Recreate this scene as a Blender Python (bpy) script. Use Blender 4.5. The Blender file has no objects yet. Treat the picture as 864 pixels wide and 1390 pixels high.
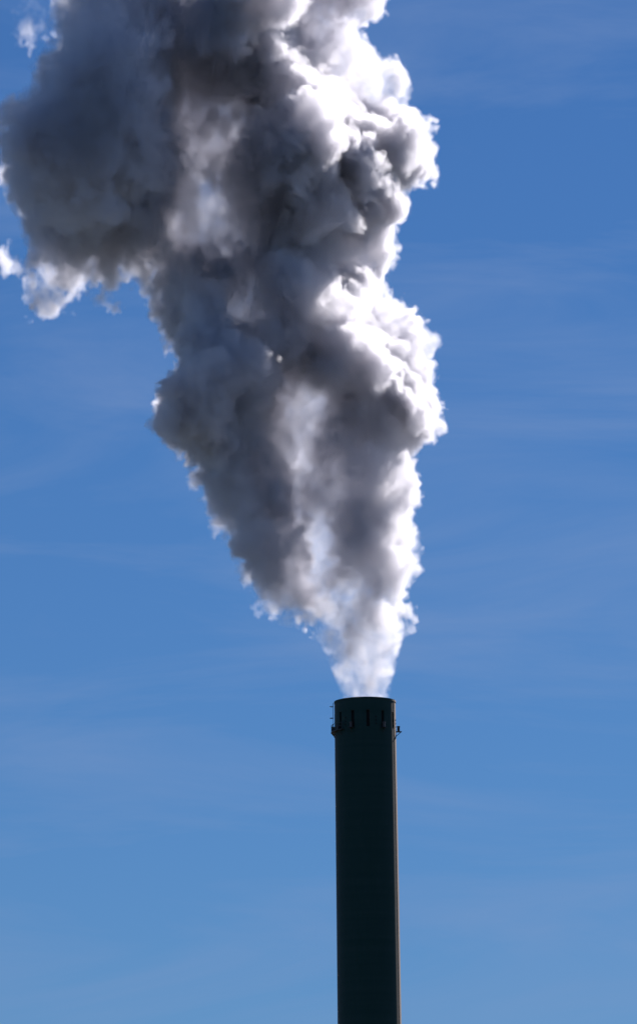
import bpy, bmesh, math, random, time
import numpy as np
from mathutils import Vector, Matrix

T0 = time.time()
R = math.radians
S = bpy.context.scene
C = S.collection

# ------------------------------------------------------------------ camera
PW, PH, F_PX = 864.0, 1390.0, 7421.0      # picture grid and focal length in its pixels
PITCH, ROLL = R(11.6), R(-0.72)
CAM_LOC = Vector((0.0, 0.0, 1.7))
CAM_ROT = (Matrix.Rotation(R(90) + PITCH, 3, 'X') @ Matrix.Rotation(ROLL, 3, 'Z'))
cam_d = bpy.data.cameras.new('camera')
cam = bpy.data.objects.new('camera', cam_d)
C.objects.link(cam)
cam.location = CAM_LOC
cam.rotation_euler = CAM_ROT.to_euler()
cam_d.sensor_fit = 'VERTICAL'
cam_d.sensor_height = 24.0
cam_d.lens = 24.0 * F_PX / PH
cam_d.clip_start = 1.0
cam_d.clip_end = 60000.0
S.camera = cam

DIST = 900.0                               # metres from the camera to the chimney


def at(px, py, y=DIST):
    """world point at depth y on the line of sight of a picture point"""
    d = CAM_ROT @ Vector(((px - PW / 2) / F_PX, (PH / 2 - py) / F_PX, -1.0))
    return CAM_LOC + d * (y / d.y)


# ------------------------------------------------------------------ sky, sun, exposure
SUN_AZ, SUN_EL = R(33), R(36)              # azimuth to the right of the view, elevation
w = bpy.data.worlds.new('World')
S.world = w
w.use_nodes = True
nt = w.node_tree
nt.nodes.clear()
out = nt.nodes.new('ShaderNodeOutputWorld')
bg = nt.nodes.new('ShaderNodeBackground')
sky = nt.nodes.new('ShaderNodeTexSky')
sky.sky_type = 'NISHITA'
sky.sun_disc = False
sky.sun_elevation = SUN_EL
sky.sun_rotation = SUN_AZ
sky.altitude = 8000
sky.air_density = 3.0
sky.dust_density = 0.0
sky.ozone_density = 10.0
tc = nt.nodes.new('ShaderNodeTexCoord')
mp = nt.nodes.new('ShaderNodeMapping')                       # thin cirrus drawn out in long streaks, over the whole sky
mp.inputs['Rotation'].default_value = (0, R(-9), 0)
mp.inputs['Scale'].default_value = (9, 9, 48)
cn = nt.nodes.new('ShaderNodeTexNoise')
cn.inputs['Scale'].default_value = 1.0; cn.inputs['Detail'].default_value = 9; cn.inputs['Roughness'].default_value = .58
cn.inputs['Distortion'].default_value = .8
cr_ = nt.nodes.new('ShaderNodeMapRange')
cr_.inputs['From Min'].default_value = .45; cr_.inputs['From Max'].default_value = .78
cr_.inputs['To Min'].default_value = 0; cr_.inputs['To Max'].default_value = .44
cm = nt.nodes.new('ShaderNodeMix'); cm.data_type = 'RGBA'
cm.inputs[7].default_value = (3.6, 5.2, 9.0, 1)
nt.links.new(tc.outputs['Generated'], mp.inputs[0]); nt.links.new(mp.outputs[0], cn.inputs['Vector'])
nt.links.new(cn.outputs['Fac'], cr_.inputs['Value']); nt.links.new(cr_.outputs[0], cm.inputs[0])
hs = nt.nodes.new('ShaderNodeHueSaturation'); hs.inputs['Hue'].default_value = .506; hs.inputs['Saturation'].default_value = 1.065      # a deep, polarised blue
nt.links.new(sky.outputs[0], hs.inputs['Color']); nt.links.new(hs.outputs[0], cm.inputs[6]); nt.links.new(cm.outputs[2], bg.inputs[0])
bg.inputs[1].default_value = 0.05
nt.links.new(bg.outputs[0], out.inputs[0])

sun_d = bpy.data.lights.new('sun', 'SUN')
sun_d.energy = 5.0
sun_d.angle = R(0.53)
sun_d.color = (1.0, 0.95, 0.955)
sun = bpy.data.objects.new('sun', sun_d)
C.objects.link(sun)
to_sun = Vector((math.sin(SUN_AZ) * math.cos(SUN_EL), math.cos(SUN_AZ) * math.cos(SUN_EL), math.sin(SUN_EL)))
sun.rotation_euler = to_sun.to_track_quat('Z', 'Y').to_euler()

S.view_settings.view_transform = 'Standard'
S.view_settings.look = 'None'
S.view_settings.gamma = 1.0
S.view_settings.use_curve_mapping = False
S.view_settings.exposure = 0.33
S.render.engine = 'CYCLES'
cy = S.cycles
cy.max_bounces = 24
cy.volume_bounces = 10
cy.diffuse_bounces = 3
cy.glossy_bounces = 3
cy.transmission_bounces = 8
cy.transparent_max_bounces = 256
cy.use_adaptive_sampling = True
cy.adaptive_threshold = 0.04
cy.use_denoising = True
cy.denoiser = 'OPENIMAGEDENOISE'
cy.sample_clamp_indirect = 8.0
cy.caustics_reflective = False
cy.caustics_refractive = False


# ------------------------------------------------------------------ helpers
def tag(o, label=None, cat=None, group=None, kind=None):
    if label: o['label'] = label
    if cat: o['category'] = cat
    if group: o['group'] = group
    if kind: o['kind'] = kind
    return o


def new_mat(name):
    m = bpy.data.materials.new(name)
    m.use_nodes = True
    m.node_tree.nodes.clear()
    return m, m.node_tree.nodes, m.node_tree.links


def obj(name, bm, mat, parent=None, smooth=False):
    me = bpy.data.meshes.new(name)
    bm.normal_update()
    bm.to_mesh(me)
    bm.free()
    if smooth:
        for p in me.polygons: p.use_smooth = True
    me.materials.append(mat)
    o = bpy.data.objects.new(name, me)
    C.objects.link(o)
    if parent: o.parent = parent
    return o


# ------------------------------------------------------------------ ground
def ground_material():
    m, n, l = new_mat('meadow_ground')
    o = n.new('ShaderNodeOutputMaterial'); b = n.new('ShaderNodeBsdfPrincipled')
    t = n.new('ShaderNodeTexNoise'); t.inputs['Scale'].default_value = 0.02; t.inputs['Detail'].default_value = 8
    tc = n.new('ShaderNodeTexCoord'); l.new(tc.outputs['Object'], t.inputs['Vector'])
    r = n.new('ShaderNodeValToRGB')
    r.color_ramp.elements[0].position = .35; r.color_ramp.elements[0].color = (.030, .036, .028, 1)
    r.color_ramp.elements[1].position = .7; r.color_ramp.elements[1].color = (.060, .060, .052, 1)
    l.new(t.outputs['Fac'], r.inputs[0]); l.new(r.outputs[0], b.inputs['Base Color'])
    b.inputs['Roughness'].default_value = .95
    l.new(b.outputs[0], o.inputs[0])
    return m


bm = bmesh.new()
bmesh.ops.create_circle(bm, cap_ends=True, radius=40000, segments=64)
tag(obj('ground', bm, ground_material()), kind='structure')

# ------------------------------------------------------------------ chimney
PXM = DIST / F_PX                          # metres to a picture pixel at the chimney
top = at(495, 955)
TOPZ = top.z
R_TOP, R_BASE = 42 * PXM, 42 * PXM + .0031 * TOPZ


def rad(z):
    """outer radius at a height measured down from the lip (z <= 0)"""
    return R_TOP + (R_BASE - R_TOP) * (-z / TOPZ)


def pol(r, phi, z):
    """point on the chimney: angle from the side that faces the camera, to the right; z down from the lip"""
    return Vector((r * math.sin(phi), -r * math.cos(phi), z))


def box(bm, phi, r0, r1, w, z0, z1, bevel=0):
    """upright box standing on the wall at an angle, from radius r0 to r1"""
    e = Vector((math.cos(phi), math.sin(phi), 0)) * (w / 2)
    v = [bm.verts.new(pol(r, phi, z) + s * e) for z in (z0, z1) for r, s in ((r0, -1), (r0, 1), (r1, 1), (r1, -1))]
    for f in ((3, 2, 1, 0), (4, 5, 6, 7), (0, 1, 5, 4), (1, 2, 6, 5), (2, 3, 7, 6), (3, 0, 4, 7)):
        bm.faces.new([v[i] for i in f])


def rod(bm, a, b, r, seg=8):
    a, b = Vector(a), Vector(b); d = b - a
    m = Matrix.Translation((a + b) / 2) @ d.to_track_quat('Z', 'Y').to_matrix().to_4x4()
    bmesh.ops.create_cone(bm, cap_ends=True, segments=seg, radius1=r, radius2=r, depth=d.length, matrix=m)


def concrete_material():
    m, n, l = new_mat('weathered_concrete')
    o = n.new('ShaderNodeOutputMaterial'); b = n.new('ShaderNodeBsdfPrincipled')
    tc = n.new('ShaderNodeTexCoord')
    mp = n.new('ShaderNodeMapping'); mp.inputs['Scale'].default_value = (.5, .5, .06)
    t = n.new('ShaderNodeTexNoise'); t.inputs['Scale'].default_value = 1.6; t.inputs['Detail'].default_value = 9; t.inputs['Roughness'].default_value = .65
    l.new(tc.outputs['Object'], mp.inputs[0]); l.new(mp.outputs[0], t.inputs['Vector'])
    sx = n.new('ShaderNodeSeparateXYZ'); l.new(tc.outputs['Object'], sx.inputs[0])
    wn = n.new('ShaderNodeTexNoise'); wn.noise_dimensions = '1D'; wn.inputs['Scale'].default_value = .8; wn.inputs['Detail'].default_value = 4
    l.new(sx.outputs['Z'], wn.inputs['W'])                  # uneven pours, one above another
    ad = n.new('ShaderNodeMath'); ad.operation = 'MULTIPLY'
    l.new(t.outputs['Fac'], ad.inputs[0]); l.new(wn.outputs['Fac'], ad.inputs[1])
    r = n.new('ShaderNodeValToRGB')
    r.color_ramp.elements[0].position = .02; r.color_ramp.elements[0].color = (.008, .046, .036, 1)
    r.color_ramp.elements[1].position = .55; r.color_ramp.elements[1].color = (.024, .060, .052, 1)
    l.new(ad.outputs[0], r.inputs[0]); l.new(r.outputs[0], b.inputs['Base Color'])
    b.inputs['Roughness'].default_value = .75; b.inputs['Specular IOR Level'].default_value = .3
    b.inputs['Sheen Weight'].default_value = .42; b.inputs['Sheen Roughness'].default_value = .35
    b.inputs['Sheen Tint'].default_value = (1, .74, .66, 1)
    bp = n.new('ShaderNodeBump'); bp.inputs['Strength'].default_value = .25; bp.inputs['Distance'].default_value = .05
    l.new(t.outputs['Fac'], bp.inputs['Height']); l.new(bp.outputs[0], b.inputs['Normal'])
    l.new(b.outputs[0], o.inputs[0])
    return m


def plain_material(name, col, rough=.6, metal=0.0):
    m, n, l = new_mat(name)
    o = n.new('ShaderNodeOutputMaterial'); b = n.new('ShaderNodeBsdfPrincipled')
    t = n.new('ShaderNodeTexNoise'); t.inputs['Scale'].default_value = 6; t.inputs['Detail'].default_value = 5
    tc = n.new('ShaderNodeTexCoord'); l.new(tc.outputs['Object'], t.inputs['Vector'])
    mx = n.new('ShaderNodeMix'); mx.data_type = 'RGBA'
    mx.inputs[6].default_value = (*[c * .7 for c in col], 1); mx.inputs[7].default_value = (*[c * 1.3 for c in col], 1)
    l.new(t.outputs['Fac'], mx.inputs[0]); l.new(mx.outputs[2], b.inputs['Base Color'])
    b.inputs['Roughness'].default_value = rough; b.inputs['Metallic'].default_value = metal
    l.new(b.outputs[0], o.inputs[0])
    return m


CONC = concrete_material()
STEEL = plain_material('dark_galvanised_steel', (.06, .06, .06), .55, .4)
NEAR_BLACK = plain_material('slot_shade_and_plates', (.012, .012, .012), .9)  # darkness inside the slots put into the colour; also used on anchor plates
LAMP = plain_material('lamp_housing', (.07, .05, .045), .45)

chimney = bpy.data.objects.new('chimney', None)
C.objects.link(chimney)
chimney.location = (top.x, DIST, 0)
tag(chimney, 'tall round dark concrete chimney with slots below its rim, smoke pouring from its mouth', 'chimney')
crown = Vector((0, 0, TOPZ))
SLOTS = [R(5 + 29.5 * k) if k < 3 else R(5 + 30 * k) for k in range(-2, 10)]
SLOT_W, SLOT_T, SLOT_B, SLOT_D = .56, -1.85, -4.65, .32

# shaft: hollow, the slots really cut into its wall
bm = bmesh.new()
angs = []
for k, s in enumerate(SLOTS):
    hw = SLOT_W / 2 / R_TOP
    nxt = SLOTS[(k + 1) % len(SLOTS)] + (2 * math.pi if k == len(SLOTS) - 1 else 0)
    angs += [(s - hw, True), (s + hw, False)]
    for q in range(1, 8): angs.append((s + hw + (nxt - hw - s - hw) * q / 8, False))
zs = [0, SLOT_T, SLOT_B] + [SLOT_B - 1.2 * q for q in range(1, 124) if SLOT_B - 1.2 * q > -TOPZ] + [-TOPZ]
na = len(angs)
ringv = [[bm.verts.new(pol(rad(z), a, z) + crown) for a, _ in angs] for z in zs]
for i in range(len(zs) - 1):
    for j in range(na):
        if i == 1 and angs[j][1]: continue
        k = (j + 1) % na
        bm.faces.new((ringv[i + 1][j], ringv[i + 1][k], ringv[i][k], ringv[i][j]))
for j in range(na):                        # the sides and back of each slot
    if not angs[j][1]: continue
    k = (j + 1) % na
    o4 = [ringv[1][j], ringv[1][k], ringv[2][k], ringv[2][j]]
    i4 = [bm.verts.new(pol(rad(z) - SLOT_D, angs[q][0], z) + crown) for z, q in ((SLOT_T, j), (SLOT_T, k), (SLOT_B, k), (SLOT_B, j))]
    for q in range(4): bm.faces.new((o4[q], o4[(q + 1) % 4], i4[(q + 1) % 4], i4[q]))
    bm.faces.new(i4[::-1])
inn = [[bm.verts.new(pol(R_TOP - .55, a, z) + crown) for a, _ in angs] for z in (0, -30)]
for j in range(na):
    k = (j + 1) % na
    bm.faces.new((ringv[0][j], ringv[0][k], inn[0][k], inn[0][j]))
    bm.faces.new((inn[0][j], inn[0][k], inn[1][k], inn[1][j]))
bm.faces.new(inn[1])
bmesh.ops.recalc_face_normals(bm, faces=bm.faces)
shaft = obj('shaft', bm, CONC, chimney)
for p in shaft.data.polygons: p.use_smooth = abs(p.normal.z) < .3 and p.area > .02
try: shaft.data.set_sharp_from_angle(angle=R(30))
except Exception: pass


def ring(bm, r0, r1, z0, z1, seg=96, a0=0.0, a1=2 * math.pi):
    full = abs(a1 - a0) > 6.28
    k = seg if full else seg + 1
    vs = [[bm.verts.new(pol(r, a0 + (a1 - a0) * q / seg, z) + crown) for r, z in ((r0, z0), (r1, z0), (r1, z1), (r0, z1))] for q in range(k)]
    for q in range(seg):
        a, b = vs[q], vs[(q + 1) % k]
        for e in range(4): bm.faces.new((a[e], a[(e + 1) % 4], b[(e + 1) % 4], b[e]))
    if not full:
        bm.faces.new(vs[0]); bm.faces.new(vs[-1][::-1])
    bmesh.ops.recalc_face_normals(bm, faces=bm.faces)


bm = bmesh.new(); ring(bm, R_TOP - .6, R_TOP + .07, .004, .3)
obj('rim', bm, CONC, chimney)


def at_crown(bm): bmesh.ops.translate(bm, verts=bm.verts, vec=crown)


for s in SLOTS:                            # dark plate behind each slot, interior shade put into its colour, with louvre blades
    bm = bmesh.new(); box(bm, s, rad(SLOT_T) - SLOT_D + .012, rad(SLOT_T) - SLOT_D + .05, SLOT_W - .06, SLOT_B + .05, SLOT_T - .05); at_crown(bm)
    lv = obj('vent_slot', bm, NEAR_BLACK, chimney)
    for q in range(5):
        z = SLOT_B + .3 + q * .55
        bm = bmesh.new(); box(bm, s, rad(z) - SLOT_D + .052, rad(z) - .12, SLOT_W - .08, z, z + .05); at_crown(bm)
        obj('louvre', bm, NEAR_BLACK, lv)

for k in range(6):                         # obstruction lamps on brackets all round
    phi = R(93 - 59.5 * k)
    if k == 3: continue                    # the platform takes this place
    bm = bmesh.new(); box(bm, phi, rad(-4.8) - .05, rad(-4.8) + .95, .75, -4.86, -4.76); at_crown(bm)
    br = obj('lamp_bracket', bm, STEEL, chimney)
    bm = bmesh.new(); rod(bm, pol(rad(-5.5), phi, -5.55) + crown, pol(rad(-4.8) + .8, phi, -4.86) + crown, .05)
    obj('strut', bm, STEEL, br)
    bm = bmesh.new()
    rod(bm, pol(rad(-4.7) + .42, phi, -4.758) + crown, pol(rad(-4.7) + .42, phi, -4.05) + crown, .22, 16)
    rod(bm, pol(rad(-4.7) + .42, phi, -4.048) + crown, pol(rad(-4.7) + .42, phi, -3.86) + crown, .27, 16)
    obj('warning_lamp', bm, LAMP, br)

for k in range(6):                         # three anchor plates in a row between the slots
    phi = R(20 + 60 * k)
    for q in range(3):
        z = -3.0 - .58 * q
        bm = bmesh.new(); rod(bm, pol(rad(z) - .05, phi, z) + crown, pol(rad(z) + .07, phi, z) + crown, .13, 10)
        obj('anchor_plate', bm, NEAR_BLACK, chimney)

# service platform round the left side, with its guard rail, and the ladder from it to the rim
PA0, PA1, PR = R(-118), R(-44), .62
pf = bpy.data.objects.new('service_platform', None); C.objects.link(pf); pf.parent = chimney
bm = bmesh.new(); ring(bm, rad(-4.9) - .04, rad(-4.9) + PR, -4.95, -4.83, 24, PA0, PA1); obj('deck', bm, STEEL, pf)
for z in (-4.3, -3.75):
    bm = bmesh.new(); ring(bm, rad(z) + PR - .1, rad(z) + PR - .04, z - .04, z + .04, 24, PA0, PA1); obj('guard_rail', bm, STEEL, pf)
for q in range(9):
    a = PA0 + (PA1 - PA0) * (q + .05) / 8.1
    bm = bmesh.new(); box(bm, a, rad(-4.8) + PR - .12, rad(-4.8) + PR - .03, .08, -4.828, -3.7); at_crown(bm); obj('post', bm, STEEL, pf)
for q in range(4):
    a = PA0 + (PA1 - PA0) * (q + .4) / 3.8
    bm = bmesh.new(); rod(bm, pol(rad(-5.7) - .03, a, -5.75) + crown, pol(rad(-4.9) + PR - .1, a, -4.952) + crown, .05); obj('brace', bm, STEEL, pf)
for a, h in ((R(-84), .85), (R(-58), .7)):
    bm = bmesh.new(); box(bm, a, rad(-4.8) + .06, rad(-4.8) + .46, .55, -4.828, -4.828 + h); at_crown(bm); obj('cabinet', bm, LAMP, pf)
ld = bpy.data.objects.new('access_ladder', None); C.objects.link(ld); ld.parent = chimney
LA = R(-88)
for s in (-.045, .045):
    bm = bmesh.new(); box(bm, LA + s, R_TOP + .2, R_TOP + .26, .06, -4.8, .1); at_crown(bm); obj('stile', bm, STEEL, ld)
for q in range(15):
    z = -4.6 + .31 * q
    bm = bmesh.new(); rod(bm, pol(R_TOP + .23, LA - .045, z) + crown, pol(R_TOP + .23, LA + .045, z) + crown, .025, 6); obj('rung', bm, STEEL, ld)
for z in (-.5, -2.45):
    bm = bmesh.new()
    c0 = [pol(R_TOP + .25, LA - .05, z), pol(R_TOP + .5, LA - .075, z), pol(R_TOP + .72, LA - .05, z), pol(R_TOP + .78, LA, z), pol(R_TOP + .72, LA + .05, z), pol(R_TOP + .5, LA + .075, z), pol(R_TOP + .25, LA + .05, z)]
    for p, q in zip(c0, c0[1:]): rod(bm, p + crown, q + crown, .045, 6)
    obj('hoop', bm, STEEL, ld)
# lightning conductor down the side
bm = bmesh.new()
LC = R(70)
for q in range(60):
    z0, z1 = -TOPZ * q / 60 + (.4 if q == 0 else 0), -TOPZ * (q + 1) / 60
    rod(bm, pol(rad(z0) + .05, LC, z0) + crown, pol(rad(z1) + .05, LC, z1) + crown, .03, 6)
obj('lightning_conductor', bm, STEEL, chimney)

# ------------------------------------------------------------------ smoke plume
# outline of the plume in the picture grid, anticlockwise from the chimney's right lip; it goes on above the frame
OUT = [(522,952),(527,930),(535,915),(541,900),(541,880),(545,862),(543,845),(540,828),(546,812),(553,800),(560,790),(568,782),(564,768),(566,752),(561,735),
       (556,715),(553,690),(558,668),(556,640),(554,618),(562,604),(575,600),(584,585),(590,570),(588,552),(591,540),(576,525),(563,517),
       (563,490),(560,475),(567,458),(558,440),(548,425),(535,408),(518,400),(518,392),(526,378),(520,368),(530,350),(541,340),(535,322),(536,300),(543,285),
       (545,262),(562,254),(578,246),(588,222),(584,200),(574,182),(575,165),(566,152),(548,148),(548,120),(547,92),(538,76),(526,78),
       (514,86),(506,70),(498,50),(490,38),(496,22),(515,18),(526,4),(515,-25),(490,-60),(450,-95),(410,-118),(370,-132),(310,-145),
       (230,-150),(130,-140),(75,-115),(68,-85),(80,-40),(92,0),(92,45),(80,85),(68,112),(64,140),
       (44,148),(30,165),(4,182),(-10,210),(-6,238),(10,272),(22,296),(36,322),(58,340),(95,352),
       (130,364),(155,366),(170,360),(188,366),(200,385),(207,408),(224,432),(244,455),(250,480),(249,505),
       (246,527),(232,512),(226,530),(226,545),(214,562),(213,580),(222,596),(240,605),(255,605),(262,620),(276,624),(276,645),(284,660),
       (286,682),(300,694),(302,712),(318,718),(322,745),(334,752),(344,768),(352,792),(368,796),(382,812),(386,836),(412,836),(425,842),(430,862),(440,885),(450,910),(462,932),(470,952)]
# (x, y, radius, amount): where the sheet of smoke is thinner (-) or thicker (+)
ART = [(120,225,105,.95),(150,120,60,.4),(310,40,60,.3),(400,250,80,.4),
       (306,158,46,-1.0),(262,5,36,-.7),(250,150,60,-.6),(280,240,60,-.6),(300,330,66,-.85),(335,425,55,-.55),(225,320,40,-.3),
       (460,80,80,-.62),(505,130,50,-.3),(440,20,50,-.5),(490,20,40,-.3),(480,345,50,-.5),
       (520,445,50,-.38),(505,400,40,-.2),(412,528,40,-.62),(415,605,58,-.68),(430,530,20,-.4),(430,715,48,-.55),(445,790,50,-.4),
       (265,520,70,.6),(240,575,40,.5),(335,690,40,-.3),(382,790,30,-.4),(300,420,40,-.2),(480,820,60,-.2),(520,600,40,-.1),(310,700,22,-.3),(548,700,40,-.3)]
# (x, y, radius, amount): how much denser (+) or clearer (-) the smoke is than elsewhere
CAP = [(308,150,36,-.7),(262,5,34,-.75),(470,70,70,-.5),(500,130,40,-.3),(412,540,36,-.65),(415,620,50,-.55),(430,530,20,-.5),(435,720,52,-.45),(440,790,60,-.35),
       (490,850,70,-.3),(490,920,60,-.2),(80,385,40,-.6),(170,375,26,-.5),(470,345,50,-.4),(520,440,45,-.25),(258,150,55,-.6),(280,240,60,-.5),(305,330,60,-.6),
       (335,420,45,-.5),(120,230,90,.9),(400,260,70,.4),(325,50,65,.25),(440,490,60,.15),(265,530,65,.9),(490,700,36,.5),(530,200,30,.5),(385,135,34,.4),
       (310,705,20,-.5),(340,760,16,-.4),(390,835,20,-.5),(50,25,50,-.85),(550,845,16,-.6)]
# loose wisps: (x, y, spread, how many, depth behind the body)
WISPS = [(60,18,20,16,40),(100,352,22,60,110),(84,380,18,50,110),(64,402,11,22,110),(160,388,14,20,20),(44,160,5,8,50),(312,700,9,26,60),
         (334,738,8,20,60),(350,770,8,20,60),(290,672,6,12,60),(372,806,7,14,50),(254,606,6,6,40),(546,850,4,6,0),(545,832,4,5,0),(447,895,4,10,0),(437,872,4,10,0),
         (398,830,8,8,0),(452,915,4,8,0)]
# big lobes on the near side: (x, y, radius)
LOBES = [(300,45,50),(340,15,60),(350,90,45),(385,135,38),(335,-60,55),(410,150,24),
         (400,235,62),(425,285,48),(372,265,38),(470,235,42),(535,200,36),(500,260,34),(440,315,28),
         (385,475,26),(412,485,34),(455,490,40),(495,508,34),(470,455,32),(405,405,38),(440,400,26),
         (140,150,70),(125,235,85),(34,212,40),(52,262,40),(180,245,52),(75,215,60),(105,295,42),(165,85,55),(150,20,55),
         (268,465,46),(265,545,46),(244,575,30),(288,588,36),(312,520,36),(245,420,32),(230,528,12),
         (318,650,32),(305,665,24),(350,715,28),(378,785,18),(360,760,18),
         (480,700,22),(498,685,26),(500,740,24),(472,765,20),(505,632,32),(462,600,24),(555,562,27),(522,522,24),(528,478,13)]


TILT = .65                                # the plume drifts to the left and towards the camera
MID_Y = [-250, 0, 100, 250, 400, 550, 700, 800, 950]
MID_X = [290, 310, 310, 300, 370, 400, 430, 470, 495]


def lean(x, mid):
    """depth of the middle of the plume, in grid units, + away from the camera"""
    return TILT * np.where(x < mid, .68, 1) * (x - mid)


def onto_wall(x, y, leaning=True, more=0.0):
    """where a picture point lies on the plume, on an upright grid through the chimney with the picture's pitch"""
    d = float(lean(x, np.interp(y, MID_Y, MID_X))) if leaning else 0.0
    d += more
    p = at(x, y, DIST + d * PXM)
    return (p.x - top.x) / PXM + 495, 955 - (p.z - TOPZ) / PXM


MID = [onto_wall(x, y, False) for x, y in zip(MID_X, MID_Y)]
OUT = [onto_wall(x, y) for x, y in OUT]
WISPS = [(*onto_wall(e[0], e[1], True, e[4]), *e[2:]) for e in WISPS]
LOBES_AT = [(*onto_wall(x, y, True, -60 - .8 * r), r) for x, y, r in LOBES]
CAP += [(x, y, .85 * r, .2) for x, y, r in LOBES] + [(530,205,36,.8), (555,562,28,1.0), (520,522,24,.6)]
LOBES = LOBES_AT
for lst in (ART, CAP):
    lst[:] = [(*onto_wall(e[0], e[1]), *e[2:]) for e in lst]
RAG = .45                                  # raggedness of the edge
VOX = 2.0                                 # voxel edge in picture pixels
X0, X1 = -70.0, 650.0
Z0, Z1 = -10.0, 1200.0                    # height above the chimney lip line (y 955), in picture pixels
D0, D1 = -350.0, 260.0                    # depth, + away from the camera
nx, ny, nz = int((X1 - X0) / VOX), int((D1 - D0) / VOX), int((Z1 - Z0) / VOX)
gx = (X0 + VOX * np.arange(nx)).astype(np.float32)
gy = (D0 + VOX * np.arange(ny)).astype(np.float32)
gz = (Z0 + VOX * np.arange(nz)).astype(np.float32)
rng = np.random.default_rng(11)

# signed distance to the outline (positive inside) on the x-z grid
P = np.array(OUT, float); P[:, 1] = 955 - P[:, 1]
XX, ZZ = np.meshgrid(gx, gz, indexing='ij')
dist = np.full(XX.shape, 1e9); inside = np.zeros(XX.shape, bool)
for a, b in zip(P, np.roll(P, -1, 0)):
    e = b - a
    t = np.clip(((XX - a[0]) * e[0] + (ZZ - a[1]) * e[1]) / (e @ e), 0, 1)
    dist = np.minimum(dist, np.hypot(XX - a[0] - t * e[0], ZZ - a[1] - t * e[1]))
    cr = (a[1] > ZZ) != (b[1] > ZZ)
    if e[1] != 0:
        inside ^= cr & (XX < a[0] + (ZZ - a[1]) / e[1] * e[0])
d2 = np.where(inside, dist, -dist).astype(np.float32)
art = np.zeros(XX.shape)
for x, y, r, a in ART:
    art += a * np.exp(-((XX - x) ** 2 + (ZZ - (955 - y)) ** 2) / (r * r))
wmax = np.interp(ZZ, [-10, 60, 150, 300, 450, 700, 1230], [36, 45, 70, 110, 130, 150, 150])
half = np.sqrt(np.clip(d2, 0, None) * np.clip(2 * wmax - d2, 1, None)) * np.clip(1 + art, .42, 1.8) * .7 * np.interp(ZZ, [0, 130, 260], [.85, .9, 1])
half = np.clip(half, 0, 170)
mid = np.interp(955 - ZZ, [p[1] for p in MID], [p[0] for p in MID])
shift = lean(XX, mid) - np.where(art < 0, 95, 45) * np.clip(art, -.8, .8)


def fresh(seed):
    """a random stream of its own for each stage"""
    global rng
    rng = np.random.default_rng(seed)


def look(field, x, z):
    i = np.clip(((x - X0) / VOX).astype(int), 0, nx - 1); k = np.clip(((z - Z0) / VOX).astype(int), 0, nz - 1)
    return field[i, k]


# puffs: balls that fill the outline, big ones first, then smaller ones budding from the surface
def scatter(count, rmin, rmax, fill):
    x = rng.uniform(X0, X1, count * 12); z = rng.uniform(0, Z1, count * 12)
    d = look(d2, x, z); h = look(half, x, z); s = look(shift, x, z)
    r = np.minimum(np.minimum(d * 1.0, h * 1.0), rng.uniform(rmin, rmax, len(x)))
    ok = (r > rmin * .8)
    x, z, d, h, s, r = (v[ok][:count] for v in (x, z, d, h, s, r))
    y = s + rng.uniform(-1, 1, len(x)) * np.clip(h - r, 0, None)
    return np.stack([x, y, z, r], 1)


def sphere_dirs(k):
    v = rng.standard_normal((k, 3)); return v / np.linalg.norm(v, axis=1)[:, None]


F = np.full((nx, ny, nz), -30.0, np.float32)


def fill(balls, margin=14):
    for x, y, z, r in balls.astype(np.float32):
        m_ = r + margin
        i0, i1 = max(0, int((x - m_ - X0) / VOX)), min(nx, int((x + m_ - X0) / VOX) + 2)
        j0, j1 = max(0, int((y - m_ - D0) / VOX)), min(ny, int((y + m_ - D0) / VOX) + 2)
        k0, k1 = max(0, int((z - m_ - Z0) / VOX)), min(nz, int((z + m_ - Z0) / VOX) + 2)
        if i0 >= i1 or j0 >= j1 or k0 >= k1: continue
        q = ((gx[i0:i1] - x) ** 2)[:, None, None] + ((gy[j0:j1] - y) ** 2)[None, :, None] + ((gz[k0:k1] - z) ** 2)[None, None, :]
        np.maximum(F[i0:i1, j0:j1, k0:k1], r - np.sqrt(q), out=F[i0:i1, j0:j1, k0:k1])


fresh(21)
fill(np.concatenate([scatter(260, 45, 110, 1), scatter(700, 22, 50, 1), scatter(1600, 11, 26, 1), scatter(3000, 6, 14, 1)]))
for j in range(ny):                       # keep the thin places of the sheet thin
    np.minimum(F[:, j, :], ((half * 1.12 + 8 - np.abs(gy[j] - shift)) * .75).astype(np.float32), out=F[:, j, :])
lobes = []
for li, (x, y, r) in enumerate(LOBES):
    fresh(100 + li)
    z = 955.0 - y
    ax, az = np.array([x]), np.array([z])
    c = np.array([x, float(look(shift, ax, az)[0] - look(half, ax, az)[0] - .5 * r), z])
    lobes.append(np.array([[*c, r * .86]]))
    for k, lo, hi in ((14, .3, .5), (40, .14, .26), (90, .07, .13)):
        v = sphere_dirs(k); q = rng.uniform(lo, hi, k) * r
        p = c[None] + v * (r * .98 - q * .75)[:, None]
        ok = look(d2, p[:, 0], p[:, 2]) > q * .9
        lobes.append(np.concatenate([p, q[:, None]], 1)[ok])
fresh(25)
zc = rng.uniform(-14, 120, 420); rc = rng.uniform(6, 13, 420); Rc = np.interp(zc, [0, 25, 55, 90, 120], [33, 39, 49, 58, 62]) - rc
an = rng.uniform(0, 6.283, 420); rr_ = Rc * np.sqrt(rng.uniform(0, 1, 420))
lobes.append(np.stack([np.interp(zc, [0, 55, 105], [496, 493, 489]) + rr_ * np.cos(an), rr_ * np.sin(an), zc, rc], 1))
fill(np.concatenate(lobes))
print('balls', time.time() - T0)

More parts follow.
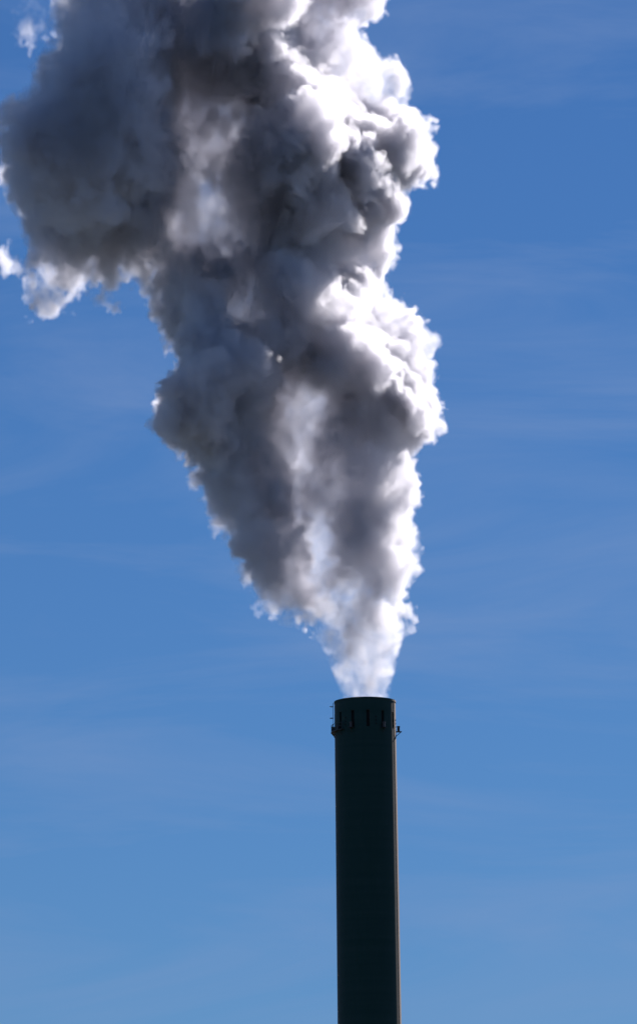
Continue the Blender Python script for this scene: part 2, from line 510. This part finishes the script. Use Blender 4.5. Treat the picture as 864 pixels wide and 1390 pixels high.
# how soft the edge of the smoke is (in picture pixels) and how dense it gets inside, over the outline
py_ = 955 - ZZ
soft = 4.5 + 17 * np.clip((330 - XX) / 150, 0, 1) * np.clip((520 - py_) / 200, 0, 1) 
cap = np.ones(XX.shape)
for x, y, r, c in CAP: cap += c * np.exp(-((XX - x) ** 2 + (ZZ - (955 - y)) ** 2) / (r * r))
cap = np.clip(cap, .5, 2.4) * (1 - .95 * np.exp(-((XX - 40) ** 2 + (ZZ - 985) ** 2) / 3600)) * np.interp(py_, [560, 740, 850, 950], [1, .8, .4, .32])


def bud(count, r0, r1, sink, floor=0):
    """smaller balls growing out of the surface so far"""
    got = []
    while sum(map(len, got)) < count:
        i, j, k = (rng.integers(1, n - 1, 3000000) for n in (nx, ny, nz))
        ok = (np.abs(F[i, j, k]) < VOX * .6) & (gz[k] > floor)
        got.append(np.stack([gx[i[ok]], gy[j[ok]], gz[k[ok]]], 1))
    p = np.concatenate(got)[:count]; r = rng.uniform(r0, r1, len(p))
    r = np.minimum(r, np.clip(look(d2, p[:, 0], p[:, 2]) + sink * r, 2, None))
    fill(np.concatenate([p, r[:, None]], 1))


fresh(31)
bud(1300, 11, 22, .4, 110); bud(7000, 6, 11, .6, 60); bud(22000, 3, 6, .8, 20)
print('buds', time.time() - T0)


def up(a, n, axis, lam):
    """smooth interpolation of lattice values along one axis"""
    t = np.arange(n, dtype=np.float32) * (VOX / lam)
    i = t.astype(int); f = t - i; f = (f * f * (3 - 2 * f)).astype(np.float32)
    sh = [1, 1, 1]; sh[axis] = n; f = f.reshape(sh)
    lo = np.take(a, i, axis); hi = np.take(a, i + 1, axis); hi -= lo; hi *= f; lo += hi
    return lo


def noise(lam, lamz=None, lamy=None):
    lamz = lamz or lam; lamy = lamy or lam
    a = rng.standard_normal((int(nx * VOX / lam) + 3, int(ny * VOX / lamy) + 3, int(nz * VOX / lamz) + 3)).astype(np.float32)
    a = up(a, nx, 0, lam); a = up(a, ny, 1, lamy); return up(a, nz, 2, lamz)


# curl the smoke: the field is read at a place pushed about by the turbulence of the air
calm = np.clip(gz / 120, .12, 1).astype(np.float32)[None, None, :]
fresh(41)
src = np.zeros(F.shape, np.int32)
for axis, n, stride in ((0, nx, ny * nz), (1, ny, nz), (2, nz, 1)):
    dsp = np.zeros(F.shape, np.float32)
    for lam, amp in ((75, 11.0), (36, 7.0), (17, 4.0), (8, 1.6)): dsp += noise(lam) * np.float32(amp / VOX)
    dsp *= calm
    sh = [1, 1, 1]; sh[axis] = n
    dsp += np.arange(n, dtype=np.float32).reshape(sh)
    src += np.clip(np.rint(dsp), 0, n - 1).astype(np.int32) * np.int32(stride)
body = F.ravel()[src]
near = np.clip((body + 13) / 9, 0, 1)
body /= soft.astype(np.float32)[:, None, :]
fresh(51)
wisps = []
for x, y, sp, k, dp in WISPS:
    p = np.stack([rng.normal(x, sp, k), rng.normal(0, sp, k), rng.normal(955 - y, sp * .8, k)], 1)
    p[:, 1] += float(look(shift, np.array([x]), np.array([955. - y]))[0]) + dp
    wisps.append(np.concatenate([p, rng.uniform(4, 6 + .45 * sp, k)[:, None]], 1))
F = np.full((nx, ny, nz), -30.0, np.float32)
fill(np.concatenate(wisps), 28)
F = F.ravel()[src]
np.maximum(near, np.clip((F + 27) / 15, 0, 1), out=near)
F /= 15.0
np.maximum(body, F, out=F); del body, src, dsp
print('curl', time.time() - T0)
far = near <= 0
fresh(61)
low = np.interp(gz, [0, 25, 70, 170], [.1, .6, 1.2, 0]).astype(np.float32)[None, None, :]      # fresh smoke at the lip is ragged
for lam, amp in ((22, RAG), (11, RAG * .8), (5, RAG * .7)): F += noise(lam, lam * 1.35) * np.float32(amp) * (1 + 1.9 * low) * near
F[far] = 0; del far, near
# at the lip the smoke is a round column that just fills the mouth
hz = np.interp(gz, [0, 25, 55, 90, 108], [33, 38, 48, 60, 90]).astype(np.float32)[None, None, :]
cxz = np.interp(gz, [0, 55, 105], [496, 493, 488]).astype(np.float32)[None, None, :]
kk = int((112 - Z0) / VOX)
lim = (hz[..., :kk] - np.sqrt((gx[:, None, None] - cxz[..., :kk]) ** 2 + (gy[None, :, None] * .8) ** 2)) / 4
np.minimum(F[..., :kk], lim, out=F[..., :kk])
np.clip(F, 0, 1, out=F)
fresh(71)
mott = np.exp(.34 * noise(60, 80, 110) + .42 * noise(30, 40, 100) + .42 * noise(14, 18, 50) + .3 * noise(7, 9, 20)).astype(np.float32)
mott **= (1 - .5 * np.clip((soft - 10) / 20, 0, 1) + .5 * np.clip(1 - cap, 0, 1)).astype(np.float32)[:, None, :]       # thin smoke is the most uneven
np.maximum(mott, .5, out=mott)
F *= mott; del mott
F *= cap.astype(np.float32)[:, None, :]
F[0] = F[-1] = 0; F[:, 0] = F[:, -1] = 0; F[:, :, 0] = F[:, :, -1] = 0
print('field', time.time() - T0)

import openvdb
ST = 5
m3 = F[:nx // ST * ST, :ny // ST * ST, :nz // ST * ST].reshape(nx // ST, ST, ny // ST, ST, nz // ST, ST).mean((1, 3, 5))
g = openvdb.FloatGrid(0.0)
g.copyFromArray(np.ascontiguousarray(m3.astype(np.float32)))
pts, quads = g.convertToQuads(isovalue=.10)
co = (np.array([X0 - 495, D0, Z0]) + (pts * ST + (ST - 1) / 2) * VOX) * PXM
me = bpy.data.meshes.new('smoke_plume')
me.vertices.add(len(co)); me.vertices.foreach_set('co', co.astype(np.float32).ravel())
me.loops.add(quads.size); me.loops.foreach_set('vertex_index', quads.astype(np.int32).ravel())
me.polygons.add(len(quads)); me.polygons.foreach_set('loop_start', np.arange(0, quads.size, 4, dtype=np.int32))
me.polygons.foreach_set('use_smooth', np.ones(len(quads), bool))
me.update(calc_edges=True)
print('skin', len(quads), time.time() - T0)
plume = bpy.data.objects.new('smoke_plume', me); C.objects.link(plume)
plume.location = (top.x, DIST, TOPZ)
tag(plume, 'billowing grey and white smoke plume rising from the dark chimney', 'smoke')

me = bpy.data.meshes.new('smoke')
me.vertices.add(F.size)
at_ = me.attributes.new('smoke', 'FLOAT', 'POINT')
at_.data.foreach_set('value', F.ravel())
print('mesh', time.time() - T0)
smoke = bpy.data.objects.new('smoke', me); C.objects.link(smoke); smoke.parent = plume
tag(smoke, kind='stuff')

ng = bpy.data.node_groups.new('smoke_grid', 'GeometryNodeTree')
ng.interface.new_socket('Geometry', in_out='INPUT', socket_type='NodeSocketGeometry')
ng.interface.new_socket('Geometry', in_out='OUTPUT', socket_type='NodeSocketGeometry')
N, L = ng.nodes, ng.links
gi = N.new('NodeGroupInput'); go = N.new('NodeGroupOutput')
vc = N.new('GeometryNodeVolumeCube')
pos = N.new('GeometryNodeInputPosition')
U = VOX * PXM
lo = Vector(((X0 - 495) * PXM, D0 * PXM, Z0 * PXM))
vc.inputs['Min'].default_value = lo
vc.inputs['Max'].default_value = lo + Vector(((nx - 1) * U, (ny - 1) * U, (nz - 1) * U))
for s, v in (('Resolution X', nx), ('Resolution Y', ny), ('Resolution Z', nz)): vc.inputs[s].default_value = v
def vmath(op, a, b=None, c=None, scale=None):
    m = N.new('ShaderNodeVectorMath'); m.operation = op
    for k, v in enumerate((a, b, c)):
        if v is None: continue
        if isinstance(v, (tuple, Vector)): m.inputs[k].default_value = v
        else: L.new(v, m.inputs[k])
    if scale is not None: m.inputs['Scale'].default_value = scale
    return m.outputs[0]
def fmath(op, a, b=None, c=None, clamp=False):
    m = N.new('ShaderNodeMath'); m.operation = op; m.use_clamp = clamp
    for k, v in enumerate((a, b, c)):
        if v is None: continue
        if isinstance(v, (int, float)): m.inputs[k].default_value = v
        else: L.new(v, m.inputs[k])
    return m.outputs[0]
PW_ = pos.outputs[0]
fl_ = vmath('FLOOR', vmath('MULTIPLY_ADD', vmath('SUBTRACT', PW_, lo), (1 / U,) * 3, (.5,) * 3))
sp = N.new('ShaderNodeSeparateXYZ'); L.new(fl_, sp.inputs[0])
def imath(op, a, b):
    m = N.new('FunctionNodeIntegerMath'); m.operation = op
    for k, v in enumerate((a, b)):
        if isinstance(v, int): m.inputs[k].default_value = v
        else: L.new(v, m.inputs[k])
    return m.outputs[0]
def to_int(s):
    f = N.new('FunctionNodeFloatToInt'); f.rounding_mode = 'FLOOR'; L.new(s, f.inputs[0]); return f.outputs[0]
ix, iy, iz = (to_int(s) for s in sp.outputs)
idx = imath('ADD', imath('ADD', imath('MULTIPLY', ix, ny * nz), imath('MULTIPLY', iy, nz)), iz)
def sample(name):
    na_ = N.new('GeometryNodeInputNamedAttribute'); na_.data_type = 'FLOAT'; na_.inputs['Name'].default_value = name
    si = N.new('GeometryNodeSampleIndex'); si.data_type = 'FLOAT'; si.domain = 'POINT'; si.clamp = True
    L.new(gi.outputs[0], si.inputs['Geometry']); L.new(na_.outputs[0], si.inputs['Value']); L.new(idx, si.inputs['Index'])
    return si.outputs[0]
L.new(sample('smoke'), vc.inputs['Density'])
sm = N.new('GeometryNodeSetMaterial')
L.new(vc.outputs[0], sm.inputs[0]); L.new(sm.outputs[0], go.inputs[0])

m, n, l = new_mat('smoke')
o = n.new('ShaderNodeOutputMaterial')
v = n.new('ShaderNodeVolumePrincipled')
v.inputs['Color'].default_value = (.957, .949, .967, 1)
v.inputs['Density'].default_value = .64
v.inputs['Anisotropy'].default_value = .6
l.new(v.outputs[0], o.inputs['Volume'])
sm.inputs['Material'].default_value = m
smoke.data.materials.append(m)
m2, n, l = new_mat('smoke_skin')        # a barely visible skin added round the smoke to give it an outline
o = n.new('ShaderNodeOutputMaterial'); mx = n.new('ShaderNodeMixShader'); t = n.new('ShaderNodeBsdfTransparent'); d = n.new('ShaderNodeBsdfTranslucent')
d.inputs[0].default_value = (.85, .85, .86, 1); mx.inputs[0].default_value = .015
l.new(t.outputs[0], mx.inputs[1]); l.new(d.outputs[0], mx.inputs[2]); l.new(mx.outputs[0], o.inputs['Surface'])
plume.data.materials.append(m2)
md = smoke.modifiers.new('smoke_grid', 'NODES'); md.node_group = ng
cy.volume_step_rate = 3.0
del F
